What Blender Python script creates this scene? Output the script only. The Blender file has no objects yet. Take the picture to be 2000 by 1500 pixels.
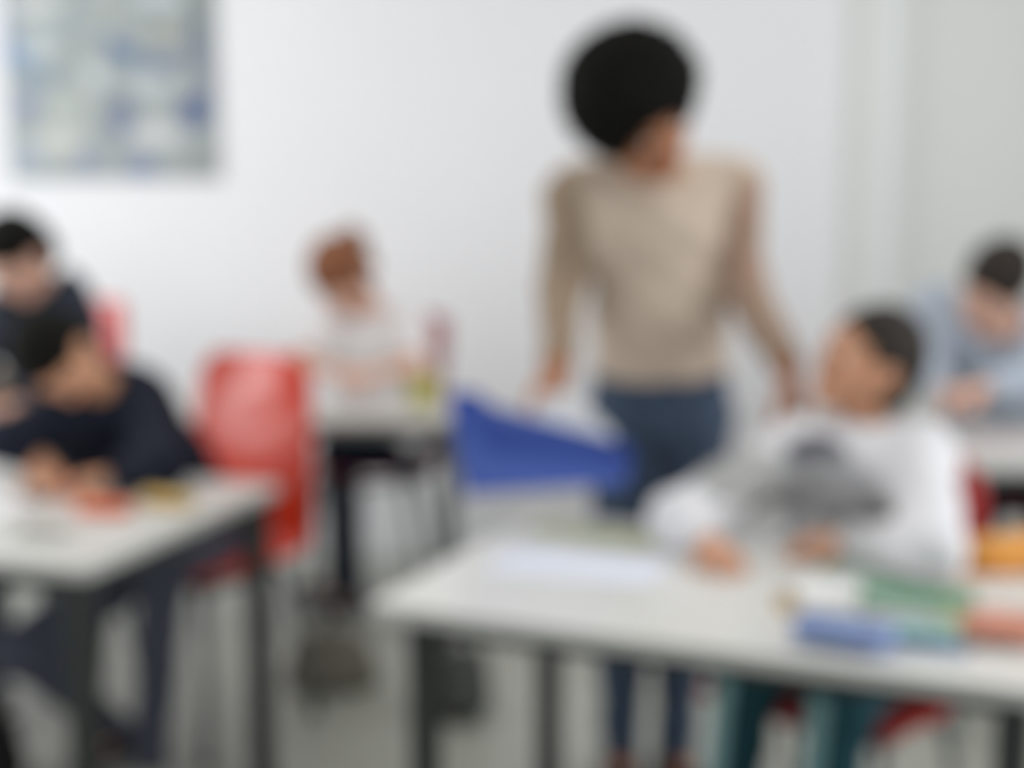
import bpy, bmesh, math, random
import numpy as np
from mathutils import Vector, Matrix
random.seed(4)
PI = math.pi
S = bpy.context.scene
C = S.collection

# ------------------------------------------------------------------ camera
F_PX, CAM_H = 2600.0, 1.34
TH = math.atan(350 / F_PX)
cam = bpy.data.cameras.new('camera'); camo = bpy.data.objects.new('camera', cam); C.objects.link(camo)
cam.sensor_width = 36; cam.lens = 36 * F_PX / 2000
camo.location = (0, 0, CAM_H); camo.rotation_euler = (PI / 2 - TH, 0, 0)
cam.clip_start = 0.02
cam.dof.use_dof = True               # the whole photograph is out of focus: lens focused very near
cam.dof.focus_distance = 0.40
cam.dof.aperture_fstop = 3.7
S.camera = camo

# ------------------------------------------------------------------ world, lights, exposure
S.view_settings.view_transform = 'Standard'; S.view_settings.look = 'None'
S.view_settings.gamma = 1; S.view_settings.exposure = 0.0
S.view_settings.use_curve_mapping = False
w = bpy.data.worlds.new('world'); S.world = w; w.use_nodes = True
w.node_tree.nodes['Background'].inputs[0].default_value = (0.93, 0.97, 1.0, 1)
w.node_tree.nodes['Background'].inputs[1].default_value = 0.50
def area(name, loc, rot, sx, sy, power, col=(1, 1, 1)):
    l = bpy.data.lights.new(name, 'AREA'); l.shape = 'RECTANGLE'; l.size = sx; l.size_y = sy
    l.energy = power; l.color = col
    o = bpy.data.objects.new(name, l); C.objects.link(o); o.location = loc; o.rotation_euler = rot
    return o
area('window_and_fill_light', (3.12, 1.35, 1.75), (0, PI / 2, 0), 1.5, 2.4, 60, (0.95, 0.98, 1.0))
area('window_and_fill_light', (-2.92, 3.1, 1.55), (0, -PI / 2, 0), 1.5, 2.6, 47, (0.95, 0.98, 1.0))  # added fill lamp at the windowless left wall, brightens the back wall
for lx, ly in ((-1.2, 1.6), (1.2, 1.6), (-1.2, 3.6), (1.2, 3.6)):
    area('ceiling_fill_light', (lx, ly, 2.84), (0, 0, 0), 1.15, 0.55, 8, (1.0, 0.98, 0.94))  # added overhead ambient fill, no panels exist in the ceiling

# ------------------------------------------------------------------ helpers
def ray(px, py):
    a = (px - 1000) / F_PX; b = (750 - py) / F_PX
    return Vector((a, math.cos(TH) + b * math.sin(TH), -math.sin(TH) + b * math.cos(TH)))
def W(px, py, Y):
    r = ray(px, py); return Vector((0, 0, CAM_H)) + r * (Y / r.y)
def Z(px, py, z):
    r = ray(px, py); return Vector((0, 0, CAM_H)) + r * ((z - CAM_H) / r.z)

def srgb(r, g, b):
    f = lambda c: (c / 255 / 12.92) if c <= 10 else (((c / 255) + .055) / 1.055) ** 2.4
    return (f(r), f(g), f(b))
_mats = {}
def mat(name, col, rough=.6, metal=0, var=.06, scale=30, bump=.0, bscale=200, vcol=False, coat=0, sheen=0, spec=.5, tint=None):
    if name in _mats: return _mats[name]
    m = bpy.data.materials.new(name); m.use_nodes = True; nt = m.node_tree; N = nt.nodes; L = nt.links
    b = N['Principled BSDF']; b.inputs['Roughness'].default_value = rough; b.inputs['Metallic'].default_value = metal
    b.inputs['Coat Weight'].default_value = coat; b.inputs['Sheen Weight'].default_value = sheen
    b.inputs['Specular IOR Level'].default_value = spec
    tc = N.new('ShaderNodeTexCoord'); no = N.new('ShaderNodeTexNoise'); no.inputs['Scale'].default_value = scale
    no.inputs['Detail'].default_value = 5; L.new(tc.outputs['Object'], no.inputs['Vector'])
    mp = N.new('ShaderNodeMapRange'); mp.inputs[3].default_value = 1 - var; mp.inputs[4].default_value = 1 + var
    L.new(no.outputs[0], mp.inputs[0])
    mx = N.new('ShaderNodeMix'); mx.data_type = 'RGBA'; mx.blend_type = 'MULTIPLY'; mx.inputs[0].default_value = 1
    if vcol:
        at = N.new('ShaderNodeAttribute'); at.attribute_name = 'print'; L.new(at.outputs['Color'], mx.inputs[6])
    else:
        mx.inputs[6].default_value = (*col, 1)
    L.new(mp.outputs[0], mx.inputs[7]); L.new(mx.outputs[2], b.inputs['Base Color'])
    if bump:
        n2 = N.new('ShaderNodeTexNoise'); n2.inputs['Scale'].default_value = bscale; n2.inputs['Detail'].default_value = 3
        L.new(tc.outputs['Object'], n2.inputs['Vector'])
        bp = N.new('ShaderNodeBump'); bp.inputs['Strength'].default_value = bump; bp.inputs['Distance'].default_value = .004
        L.new(n2.outputs[0], bp.inputs['Height']); L.new(bp.outputs[0], b.inputs['Normal'])
    _mats[name] = m; return m

def put(name, me, m, parent=None):
    me.name = name
    if m is not None: me.materials.append(m)
    o = bpy.data.objects.new(name, me); C.objects.link(o)
    if parent is not None: o.parent = parent
    return o
def thing(name, label, cat, loc=(0, 0, 0), rz=0, group=None):
    o = bpy.data.objects.new(name, None); C.objects.link(o); o.empty_display_size = .05
    o.location = loc; o.rotation_euler = (0, 0, rz); o['label'] = label; o['category'] = cat
    if group: o['group'] = group
    return o
def tag(o, label, cat, group=None):
    o['label'] = label; o['category'] = cat
    if group: o['group'] = group
    return o
def finish(bm, smooth=False):
    bmesh.ops.recalc_face_normals(bm, faces=bm.faces)
    me = bpy.data.meshes.new('m'); bm.to_mesh(me); bm.free()
    if smooth:
        me.polygons.foreach_set('use_smooth', [True] * len(me.polygons))
    return me
def bx(bm, c, s, M=None):
    r = bmesh.ops.create_cube(bm, size=1)
    T = Matrix.Translation(c) @ Matrix.Diagonal((*s, 1))
    if M is not None: T = M @ T
    bmesh.ops.transform(bm, matrix=T, verts=r['verts']); return r['verts']
def box(c, s, bev=.0, seg=2, smooth=False):
    bm = bmesh.new(); bx(bm, c, s)
    if bev: bmesh.ops.bevel(bm, geom=bm.edges[:], offset=bev, segments=seg, affect='EDGES', profile=.6)
    return finish(bm, smooth)
def tube_into(bm, pts, r, seg=10, taper=None):
    pts = [Vector(p) for p in pts]; rings = []
    up = Vector((0, 0, 1))
    for i, p in enumerate(pts):
        d = (pts[min(i + 1, len(pts) - 1)] - pts[max(i - 1, 0)]).normalized()
        a = d.cross(up)
        if a.length < .1: a = d.cross(Vector((0, 1, 0)))
        a.normalize(); b = d.cross(a)
        rr = r if taper is None else r * taper[i]
        rings.append([bm.verts.new(p + a * rr * math.cos(2 * PI * k / seg) + b * rr * math.sin(2 * PI * k / seg)) for k in range(seg)])
    for i in range(len(rings) - 1):
        for k in range(seg):
            bm.faces.new((rings[i][k], rings[i][(k + 1) % seg], rings[i + 1][(k + 1) % seg], rings[i + 1][k]))
    bm.faces.new(rings[0]); bm.faces.new(rings[-1])
def tube(pts, r, seg=10, taper=None):
    bm = bmesh.new(); tube_into(bm, pts, r, seg, taper); return finish(bm, True)

# ---- signed distance bodies --------------------------------------------------
def v3(p): return np.array([p[0], p[1], p[2]], dtype=np.float64)
def nrm(v):
    v = v3(v); return v / (np.linalg.norm(v) + 1e-12)
class Field:
    def __init__(s, prims, h, pad=.02):
        mn = np.min([p['mn'] for p in prims if not p.get('neg')], axis=0) - pad - 3 * h
        mx = np.max([p['mx'] for p in prims if not p.get('neg')], axis=0) + pad + 3 * h
        s.o = mn; s.h = h; s.n = np.ceil((mx - mn) / h).astype(int) + 1
        s.F = np.full(s.n, .05, dtype=np.float32)
        for p in prims: s.add(p)
    def add(s, p):
        k = p['k']; pd = (k + .012 + p.get('extra', 0))
        a = np.maximum(np.floor((p['mn'] - pd - s.o) / s.h).astype(int), 0)
        b = np.minimum(np.ceil((p['mx'] + pd - s.o) / s.h).astype(int) + 1, s.n)
        if np.any(b <= a): return
        ax = [(s.o[i] + s.h * np.arange(a[i], b[i])).astype(np.float32) for i in range(3)]
        x = ax[0][:, None, None]; y = ax[1][None, :, None]; z = ax[2][None, None, :]
        d = p['fn'](x, y, z)
        sl = s.F[a[0]:b[0], a[1]:b[1], a[2]:b[2]]
        if p.get('neg'): np.maximum(sl, -d, out=sl)
        elif k > 0:
            hh = np.maximum(k - np.abs(sl - d), 0) / k
            sl[...] = np.minimum(sl, d) - hh * hh * k * .25
        else: np.minimum(sl, d, out=sl)
    def mesh(s, origin=(0, 0, 0), wob=0, wf=40.):
        F = s.F; n = s.n; ins = F < 0
        c = np.zeros(n - 1, dtype=np.int8)
        for i in (0, 1):
            for j in (0, 1):
                for k in (0, 1):
                    c += ins[i:n[0] - 1 + i, j:n[1] - 1 + j, k:n[2] - 1 + k]
        act = (c > 0) & (c < 8)
        idx = np.argwhere(act); vid = np.full(n - 1, -1, dtype=np.int64); vid[act] = np.arange(len(idx))
        acc = np.zeros((len(idx), 3)); cnt = np.zeros(len(idx))
        I, J, K = idx.T
        cor = [(i, j, k) for i in (0, 1) for j in (0, 1) for k in (0, 1)]
        val = {q: F[I + q[0], J + q[1], K + q[2]].astype(np.float64) for q in cor}
        for q in cor:
            for a in range(3):
                if q[a] == 0:
                    r = list(q); r[a] = 1; r = tuple(r)
                    f0, f1 = val[q], val[r]; m = (f0 < 0) != (f1 < 0)
                    t = np.where(m, f0 / np.where(m, f0 - f1, 1), 0)
                    for ax in range(3):
                        acc[:, ax] += np.where(m, q[ax] + (t if ax == a else 0), 0)
                    cnt += m
        V = (idx + acc / cnt[:, None]) * s.h + s.o
        quads = []
        for a in range(3):
            b_, c_ = (a + 1) % 3, (a + 2) % 3
            s0 = [slice(None)] * 3; s1 = [slice(None)] * 3
            s0[a] = slice(0, n[a] - 1); s1[a] = slice(1, n[a])
            i0, i1 = ins[tuple(s0)], ins[tuple(s1)]
            e = np.argwhere(i0 != i1)
            e = e[(e[:, b_] > 0) & (e[:, c_] > 0) & (e[:, b_] < n[b_] - 1) & (e[:, c_] < n[c_] - 1)]
            if not len(e): continue
            inside0 = i0[tuple(e.T)]
            def g(db, dc):
                q = e.copy(); q[:, b_] += db; q[:, c_] += dc; return vid[tuple(q.T)]
            Q = np.stack([g(-1, -1), g(0, -1), g(0, 0), g(-1, 0)], 1)
            Q[~inside0] = Q[~inside0][:, ::-1]
            quads.append(Q)
        Q = np.concatenate(quads)
        if wob:
            P = V * wf
            d = np.sin(P[:, 0] * 1.3 + 1.7 * np.sin(P[:, 2] * .7)) * np.sin(P[:, 1] * 1.1 + 2 * np.sin(P[:, 0] * .6)) + .6 * np.sin(P[:, 2] * 2.1 + P[:, 0] * 1.9 + 1.3 * np.sin(P[:, 1] * 1.7))
            nm = np.zeros_like(V); q = Q
            fn = np.cross(V[q[:, 2]] - V[q[:, 0]], V[q[:, 3]] - V[q[:, 1]])
            for i in range(4): np.add.at(nm, q[:, i], fn)
            nm /= (np.linalg.norm(nm, axis=1)[:, None] + 1e-12)
            V = V + nm * (d * wob)[:, None]
        V = V - v3(origin)
        me = bpy.data.meshes.new('m')
        me.vertices.add(len(V)); me.vertices.foreach_set('co', V.ravel())
        me.loops.add(Q.size); me.loops.foreach_set('vertex_index', Q.ravel().astype(np.int32))
        me.polygons.add(len(Q)); me.polygons.foreach_set('loop_start', np.arange(0, Q.size, 4, dtype=np.int32))
        me.polygons.foreach_set('use_smooth', np.ones(len(Q), dtype=bool))
        me.update(calc_edges=True)
        return me
def cap(p1, p2, a1, a2=None, b1=None, b2=None, lat=(1, 0, 0), k=.02, neg=False):
    p1, p2 = v3(p1), v3(p2); a2 = a1 if a2 is None else a2; b1 = a1 if b1 is None else b1; b2 = a2 if b2 is None else b2
    ax = p2 - p1; L = max(np.linalg.norm(ax), 1e-5); wv = ax / L
    u = v3(lat) - wv * np.dot(v3(lat), wv)
    if np.linalg.norm(u) < 1e-3: u = np.cross(wv, [.3, .8, .5])
    u = u / np.linalg.norm(u); v = np.cross(wv, u)
    R = max(a1, a2, b1, b2)
    def fn(x, y, z):
        X, Y_, Z_ = x - p1[0], y - p1[1], z - p1[2]
        q = X * wv[0] + Y_ * wv[1] + Z_ * wv[2]
        t = np.clip(q / L, 0, 1); qw = q - t * L
        qu = X * u[0] + Y_ * u[1] + Z_ * u[2]; qv = X * v[0] + Y_ * v[1] + Z_ * v[2]
        A = a1 + (a2 - a1) * t; B = b1 + (b2 - b1) * t; m = np.minimum(A, B)
        return ((np.sqrt((qu / A) ** 2 + (qv / B) ** 2 + (qw / m) ** 2) - 1) * m).astype(np.float32)
    return dict(fn=fn, mn=np.minimum(p1, p2) - R, mx=np.maximum(p1, p2) + R, k=k, neg=neg)
def ell(c, r, A=None, k=.02, neg=False, rough=None):
    c = v3(c); A = np.eye(3) if A is None else A    # rows = local axes
    R = max(r)
    def fn(x, y, z):
        X, Y_, Z_ = x - c[0], y - c[1], z - c[2]
        s = 0
        for i in range(3):
            s = s + ((X * A[i][0] + Y_ * A[i][1] + Z_ * A[i][2]) / r[i]) ** 2
        d = (np.sqrt(s) - 1) * min(r)
        if rough:
            am, fr = rough
            d = d - am * (np.sin(x * fr + 2 * np.sin(z * fr * .6)) * np.sin(y * fr * 1.1 + 2 * np.sin(x * fr * .5)) * np.sin(z * fr * .95 + 2 * np.sin(y * fr * .7)))
        return d.astype(np.float32)
    return dict(fn=fn, mn=c - R, mx=c + R, k=k, neg=neg, extra=(rough[0] if rough else 0))
def limb_cut(pt, n, depth, R):
    """cut end of a sleeve: removes a short round stretch beyond the plane through pt, across n, and nothing beside it"""
    pt, n = v3(pt), nrm(n)
    def fn(x, y, z):
        X, Y_, Z_ = x - pt[0], y - pt[1], z - pt[2]; q = X * n[0] + Y_ * n[1] + Z_ * n[2]
        r = np.sqrt(np.maximum(X * X + Y_ * Y_ + Z_ * Z_ - q * q, 0))
        return np.maximum(np.maximum(-q, q - depth), r - R).astype(np.float32)
    rr = math.hypot(depth, R)
    return dict(fn=fn, mn=pt - rr, mx=pt + rr, k=0, neg=True)
def plane_cut(pt, n, c, R):
    """remove everything on the side of the plane the normal points to, inside a box of half size R about c"""
    pt, n, c = v3(pt), nrm(n), v3(c)
    def fn(x, y, z): return (-((x - pt[0]) * n[0] + (y - pt[1]) * n[1] + (z - pt[2]) * n[2])).astype(np.float32)
    return dict(fn=fn, mn=c - R, mx=c + R, k=0, neg=True)

def hand(wrist, d, pn, s, side, curl=.5, spread=1):
    """wrist point, finger direction, palm normal (out of the palm), scale, thumb side"""
    wv = v3(wrist); d = nrm(d); pn = v3(pn); pn = nrm(pn - d * np.dot(pn, d)); l = np.cross(d, pn) * side   # l points to thumb side
    P = []
    kn = wv + d * .085 * s
    P.append(cap(wv - d * .01, kn - d * .008, .026 * s, .037 * s, .017 * s, .012 * s, lat=l, k=.01))
    for i, (off, ln) in enumerate(((.028, .071), (.009, .079), (-.010, .073), (-.028, .058))):
        a = wv + d * (.080 * s - abs(off - .009) * .25) + l * off * s
        dr = nrm(d + l * off * 3.5 * spread)
        ang = .15; r = .0085 * s
        for j, fr in enumerate((.45, .31, .24)):
            ang += curl * (.45 if j == 0 else .75)
            q = dr * math.cos(ang) + pn * math.sin(ang)
            b = a + q * ln * fr * s
            P.append(cap(a, b, r, r * .9, k=.003)); a = b; r *= .9
    a = wv + d * .028 * s + l * .022 * s + pn * .004
    for j, (fr, o) in enumerate(((.038, .95), (.032, .55), (.026, .3))):
        q = nrm(d * 1.0 + l * o + pn * (.35 + .5 * curl))
        b = a + q * fr * s
        P.append(cap(a, b, (.0125 - .0015 * j) * s, (.011 - .0015 * j) * s, k=.006)); a = b
    return P

def person(name, label, sp):
    s = sp['scale']                       # 1 = adult
    hs = sp.get('head_scale', s)
    base = Vector(sp['base']); root = thing(name, label, 'person', base, 0)
    o = v3(base)
    g = {k: v3(v) for k, v in sp['j'].items()}
    f = nrm(sp['face']); u = v3(sp['up']); u = nrm(u - f * np.dot(u, f)); r = np.cross(f, u)
    A = np.stack([r, f, u]); hc = g['head']
    H = lambda x, y, z: hc + (r * x + f * y + u * z) * hs
    skin = sp['skin']
    P = []
    # head
    P += [ell(H(0, -.012, .032), np.array((.074, .094, .088)) * hs, A, k=.01),
          cap(H(0, .028, .01), H(0, .050, -.078), .06 * hs, .032 * hs, .05 * hs, .03 * hs, lat=r, k=.03),
          cap(H(-.045, .0, -.04), H(-.014, .052, -.080), .020 * hs, .018 * hs, k=.03),
          cap(H(.045, .0, -.04), H(.014, .052, -.080), .020 * hs, .018 * hs, k=.03),
          ell(H(0, .062, -.090), np.array((.018, .016, .014)) * hs, A, k=.015),
          ell(H(-.04, .058, -.025), np.array((.02, .02, .02)) * hs, A, k=.025), ell(H(.04, .058, -.025), np.array((.02, .02, .02)) * hs, A, k=.025),
          cap(H(-.03, .081, .03), H(.03, .081, .03), .009 * hs, k=.015),
          cap(H(0, .085, .018), H(0, .104, -.02), .008 * hs, .011 * hs, k=.010),
          ell(H(-.011, .094, -.024), np.array((.009, .009, .007)) * hs, A, k=.005), ell(H(.011, .094, -.024), np.array((.009, .009, .007)) * hs, A, k=.005),
          cap(H(-.018, .082, -.052), H(.018, .082, -.052), .009 * hs, k=.012)]
    for sx in (-1, 1):
        P.append(ell(H(sx * .031, .092, .010), np.array((.014, .010, .009)) * hs, A, k=0, neg=True))
        P.append(cap(H(sx * .018, .0865, .0165 - sp.get('lid', 0)), H(sx * .045, .0800, .0155 - sp.get('lid', 0)), .0062 * hs, .0056 * hs, k=.003))
        P.append(cap(H(sx * .019, .0850, -.001), H(sx * .043, .0800, .0), .0048 * hs, k=.003))
        P.append(ell(H(sx * .078, -.008, -.004), np.array((.010, .020, .032)) * hs, A, k=.006))
        P.append(ell(H(sx * .087, -.004, .0), np.array((.006, .011, .018)) * hs, A, k=0, neg=True))
    nb = g['neck']
    lat = nrm(g['sh_r'] - g['sh_l'])
    ck = sp.get('chest_w', .145) * s; cd = sp.get('chest_d', .095) * s
    def torso(e, low=True):
        T = [cap(g['chest'], nb - (nb - g['chest']) * .15, ck + e, .07 * s + e, cd + e, .06 * s + e, lat=lat, k=.04),
             cap(g['waist'], g['chest'], sp.get('waist_w', .12) * s + e, ck + e, .09 * s + e, cd + e, lat=lat, k=.04),
             cap(nb + (nb - g['chest']) * .05, g['sh_l'] * .75 + nb * .25, .040 * s + e, .040 * s + e, k=.06), cap(nb + (nb - g['chest']) * .05, g['sh_r'] * .75 + nb * .25, .040 * s + e, .040 * s + e, k=.06),
             cap(g['chest'] + (nb - g['chest']) * .6, g['sh_l'], .055 * s + e, .05 * s + e, k=.05),
             cap(g['chest'] + (nb - g['chest']) * .6, g['sh_r'], .055 * s + e, .05 * s + e, k=.05)]
        if low: T.append(cap(g['pelvis'], g['waist'], sp.get('hip_w', .14) * s + e, sp.get('waist_w', .12) * s + e, .105 * s + e, .09 * s + e, lat=nrm(g['hip_r'] - g['hip_l']), k=.04))
        return T
    def arm(sd, e, k=.02):
        return [cap(g['sh_' + sd], g['el_' + sd], .05 * s + e, .038 * s + e, k=.035),
                cap(g['el_' + sd], g['wr_' + sd], .038 * s + e, .025 * s + e, k=k)]
    def leg(sd, e):
        return [cap(g['hip_' + sd], g['kn_' + sd], .08 * s + e, .055 * s + e, k=.03),
                cap(g['kn_' + sd], g['an_' + sd], .053 * s + e, .034 * s + e, k=.03)]
    P += [cap(H(0, -.018, -.045), nb, .052 * s, .056 * s, k=.025)]
    P += torso(-.004)
    for sd in 'lr':
        P += arm(sd, -.004); P += leg(sd, -.004)
        hd = sp['hand_' + sd]
        P += hand(g['wr_' + sd], hd[0], hd[1], s * 1.0, hd[2], hd[3] if len(hd) > 3 else .5)
        t = nrm(sp['toe_' + sd]); an = g['an_' + sd]
        P.append(cap(an + [0, 0, -.02 * s] - t * .03 * s, an + [0, 0, -.045 * s] + t * .13 * s, .034 * s, .028 * s, .034 * s, .02 * s, lat=np.cross(t, [0, 0, 1]), k=.02))
    put('body', Field(P, sp.get('h', .005)).mesh(o), skin, root)
    # face
    for sx in (-1, 1):
        bm = bmesh.new(); bmesh.ops.create_uvsphere(bm, u_segments=16, v_segments=10, radius=.0125 * hs)
        e = put('eye', finish(bm, True), mat('eye_white', (.75, .73, .7), .2, var=.02), root); c = H(sx * .031, .079, .010); e.location = Vector(c) - base
        bm = bmesh.new(); bmesh.ops.create_uvsphere(bm, u_segments=12, v_segments=8, radius=.0065 * hs)
        bmesh.ops.scale(bm, vec=(1, 1, .45), verts=bm.verts)
        M = Matrix((Vector(r), Vector(u), Vector(-np.array(f)))).transposed().to_4x4()
        bmesh.ops.transform(bm, matrix=Matrix.Translation(Vector(f) * .0108 * hs) @ M, verts=bm.verts)
        put('iris', finish(bm, True), mat('iris_brown', (.035, .018, .01), .15, var=.02), e)
        bp = [Vector(H(sx * (.014 + .034 * q), .0895 - .012 * q * q, .034 + .005 * math.sin(q * 2.6) - .004 * q)) - base for q in (0, .25, .5, .75, 1)]
        put('eyebrow', tube(bp, .0032 * hs, 8, [.7, 1, 1, .8, .4]), sp['hair_mat'], root)
    lp = [Vector(H(-.024 + .012 * q, .0885 + .004 * math.sin(q / 4 * PI), -.052)) - base for q in range(5)]
    put('mouth', tube(lp, .0055 * hs, 8, [.3, .9, 1, .9, .3]), sp.get('lip_mat', mat('lips', srgb(150, 85, 75), .45)), root)
    # hair
    hm = sp['hair_mat']
    if sp['hair'] == 'afro':
        HP = [ell(H(0, -.040, .062), np.array((.140, .135, .128)) * hs, A, k=0, rough=(.009, 130.)),
              ell(H(0, -.055, .0), np.array((.118, .095, .10)) * hs, A, k=.03, rough=(.008, 130.)),
              ell(H(0, .120, -.050), np.array((.088, .11, .112)) * hs, A, k=0, neg=True),
              ]
        put('hair', Field(HP, .0045).mesh(o, wob=.0022, wf=420.), hm, root)
    else:
        HP = [ell(H(0, -.022, .038), np.array((.088, .104, .100)) * hs, A, k=0, rough=(.003, 160.)),
              ell(H(0, -.062, -.02), np.array((.070, .055, .075)) * hs, A, k=.03, rough=(.003, 160.)),
              ell(H(0, .115, -.032), np.array((.085, .085, .105)) * hs, A, k=0, neg=True),
              ell(H(-.095, .02, -.03), np.array((.035, .05, .055)) * hs, A, k=0, neg=True),
              ell(H(.095, .02, -.03), np.array((.035, .05, .055)) * hs, A, k=0, neg=True)]
        if sp['hair'] == 'ponytail':
            HP.append(cap(H(0, -.10, .04), H(.03, -.17, -.02), .032 * hs, .03 * hs, k=.02))
            HP.append(cap(H(.03, -.17, -.02), H(.04, -.19, -.09), .03 * hs, .014 * hs, k=.02))
            HP.append(cap(H(-.075, .01, .02), H(-.08, .04, -.06), .018 * hs, .008 * hs, k=.01))
        put('hair', Field(HP, .0045).mesh(o, wob=.0012, wf=300.), hm, root)
    # clothes
    e = sp.get('ease', .012)
    P = torso(e)
    for sd in 'lr':
        P += arm(sd, e * .85)
        if sp.get('sleeve_bulk'):
            P.append(cap(g['sh_' + sd] * .5 + g['el_' + sd] * .5, g['el_' + sd], .055 * s, .05 * s, k=.03))
    n_ = nb - g['chest']; n_ = nrm(n_)
    P.append(limb_cut(nb + n_ * .012 * s, n_, .16, .095 * s))
    for sd in 'lr':
        dd = nrm(g['wr_' + sd] - g['el_' + sd]); cf = sp.get('cuff_' + sd, .0)
        pt = g['wr_' + sd] - dd * (.005 + cf)
        P.append(limb_cut(pt, dd, .07 + cf, .058 * s + .004))
    pv = nrm(g['waist'] - g['pelvis']); hem = g['pelvis'] + pv * sp.get('hem', 0)
    P.append(plane_cut(hem, -pv, hem - pv * .16, .24 if sp.get('standing') else .2))
    if not sp.get('hem_cut', True): P.pop()
    me = Field(P, .006).mesh(o, wob=sp.get('fold', .003), wf=26.)
    if 'paint' in sp:
        n = len(me.vertices); co = np.empty(n * 3); me.vertices.foreach_get('co', co); co = co.reshape(-1, 3) + o
        col = np.tile(np.array([*sp['shirt_col'], 1.]), (n, 1))
        for (c, R, pc) in sp['paint']:
            d = np.linalg.norm((co - v3(c)) / v3(R), axis=1)
            a = np.clip((1.15 - d) / .3, 0, 1)[:, None]
            col[:, :3] = col[:, :3] * (1 - a) + np.array(pc) * a
        at = me.color_attributes.new('print', 'FLOAT_COLOR', 'POINT'); at.data.foreach_set('color', col.ravel())  # on the sweatshirt this attribute holds painted shade as well
    put(sp.get('top_name', 'shirt'), me, sp['shirt'], root)
    # collar
    cr = []
    a_ = lat; b_ = np.cross(n_, a_)
    for q in range(21):
        t = q / 20 * 2 * PI
        cr.append(Vector(nb + n_ * (.012 + .006 * math.cos(t)) * s + (a_ * math.cos(t) * .066 + b_ * math.sin(t) * .064) * s) - base)
    put('collar', tube(cr, .008 * s, 8), sp.get('collar', sp['shirt']), root)
    te = .010
    P = [cap(g['pelvis'] - pv * .02, g['pelvis'] + pv * sp.get('rise', .07) * s, sp.get('hip_w', .14) * s + te, sp.get('hip_w', .14) * s * .88 + te, .108 * s + te, .092 * s + te, lat=nrm(g['hip_r'] - g['hip_l']), k=.04)]
    for sd in 'lr':
        P += leg(sd, te)
        P.append(plane_cut(g['an_' + sd] + [0, 0, -.01], (0, 0, -1), g['an_' + sd] - [0, 0, .06], .06))
    put(sp.get('leg_name', 'trousers'), Field(P, .006).mesh(o, wob=.003, wf=30.), sp['trousers'], root)
    if 'stripe' in sp:
        for sd in 'lr':
            d_ = nrm(g['an_' + sd] - g['kn_' + sd]); sv = v3((-.80, -.60, 0)); sv = nrm(sv - d_ * np.dot(sv, d_))
            a = g['kn_' + sd] + sv * (.053 * s + te + .007) - d_ * .02; b = g['an_' + sd] + sv * (.034 * s + te + .005)
            P = [cap(a, b, .020, .016, .009, .008, lat=np.cross(sv, d_), k=0)]
            put('side_stripe', Field(P, .003).mesh(o), sp['stripe'], root)['label'] = 'light teal side stripe'
    for sd in 'lr':
        t = nrm(sp['toe_' + sd]); an = g['an_' + sd]; lt = np.cross(t, [0, 0, 1])
        P = [cap(an + [0, 0, -.012 * s] - t * .01 * s, an + [0, 0, -.045 * s], .043 * s, .048 * s, k=.02),
             cap(an + [0, 0, -.040 * s] - t * .04 * s, an + [0, 0, -.050 * s] + t * .145 * s, .042 * s, .044 * s, .038 * s, .028 * s, lat=lt, k=.02)]
        P.append(plane_cut(an + [0, 0, -.072 * s], (0, 0, -1), an - [0, 0, .172 * s] + t * .05, .1 * s + .03))
        sh = put('shoe', Field(P, .005).mesh(o), sp['shoe'], root)
        P = [cap(an + [0, 0, -.072 * s] - t * .045 * s, an + [0, 0, -.072 * s] + t * .150 * s, .046 * s, .048 * s, .010 * s, .010 * s, lat=lt, k=0)]
        put('sole', Field(P, .005).mesh(o), mat('shoe_sole', (.6, .6, .58), .7), sh)
    return root

# ------------------------------------------------------------------ setting
def struct(name, me, m, parent=None):
    o = put(name, me, m, parent)
    if parent is None: o['kind'] = 'structure'
    return o
WY = 5.0
m_wall = mat('wall_paint', srgb(236, 236, 238), .85, var=.015, scale=3, bump=.05, bscale=300)
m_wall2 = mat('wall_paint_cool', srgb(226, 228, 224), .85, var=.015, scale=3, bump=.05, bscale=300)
m_floor = mat('vinyl_floor', srgb(166, 167, 158), .32, var=.07, scale=2.2, spec=.4)
m_ceil = mat('ceiling_paint', (.8, .8, .8), .9, var=.01)
m_trim = mat('trim_paint', srgb(228, 231, 232), .5, var=.01)
struct('floor', box((0, 2.0, -.05), (6.4, 6.4, .1)), m_floor)
struct('ceiling', box((0, 2.0, 2.93), (6.4, 6.4, .1)), m_ceil)
struct('wall_back', box((.0, WY + .06, 1.44), (6.4, .12, 2.9)), m_wall)
struct('wall_left', box((-3.06, 2.0, 1.44), (.12, 6.2, 2.9)), m_wall)
# right wall with a long window opening
bm = bmesh.new()
bx(bm, (3.26, 2.0, .45), (.12, 6.2, .92)); bx(bm, (3.26, 2.0, 2.72), (.12, 6.2, .36))
bx(bm, (3.26, -.05, 1.72), (.12, 2.1, 1.66)); bx(bm, (3.26, 4.72, 1.72), (.12, .76, 1.66))
struct('wall_right', finish(bm), m_wall)
bm = bmesh.new()
for y in (1.0, 2.1, 3.2, 4.34): bx(bm, (3.26, y, 1.72), (.06, .06, 1.64))
for z in (.94, 2.51): bx(bm, (3.26, 2.67, z), (.07, 3.4, .06))
struct('window_1', finish(bm), m_trim)
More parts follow.
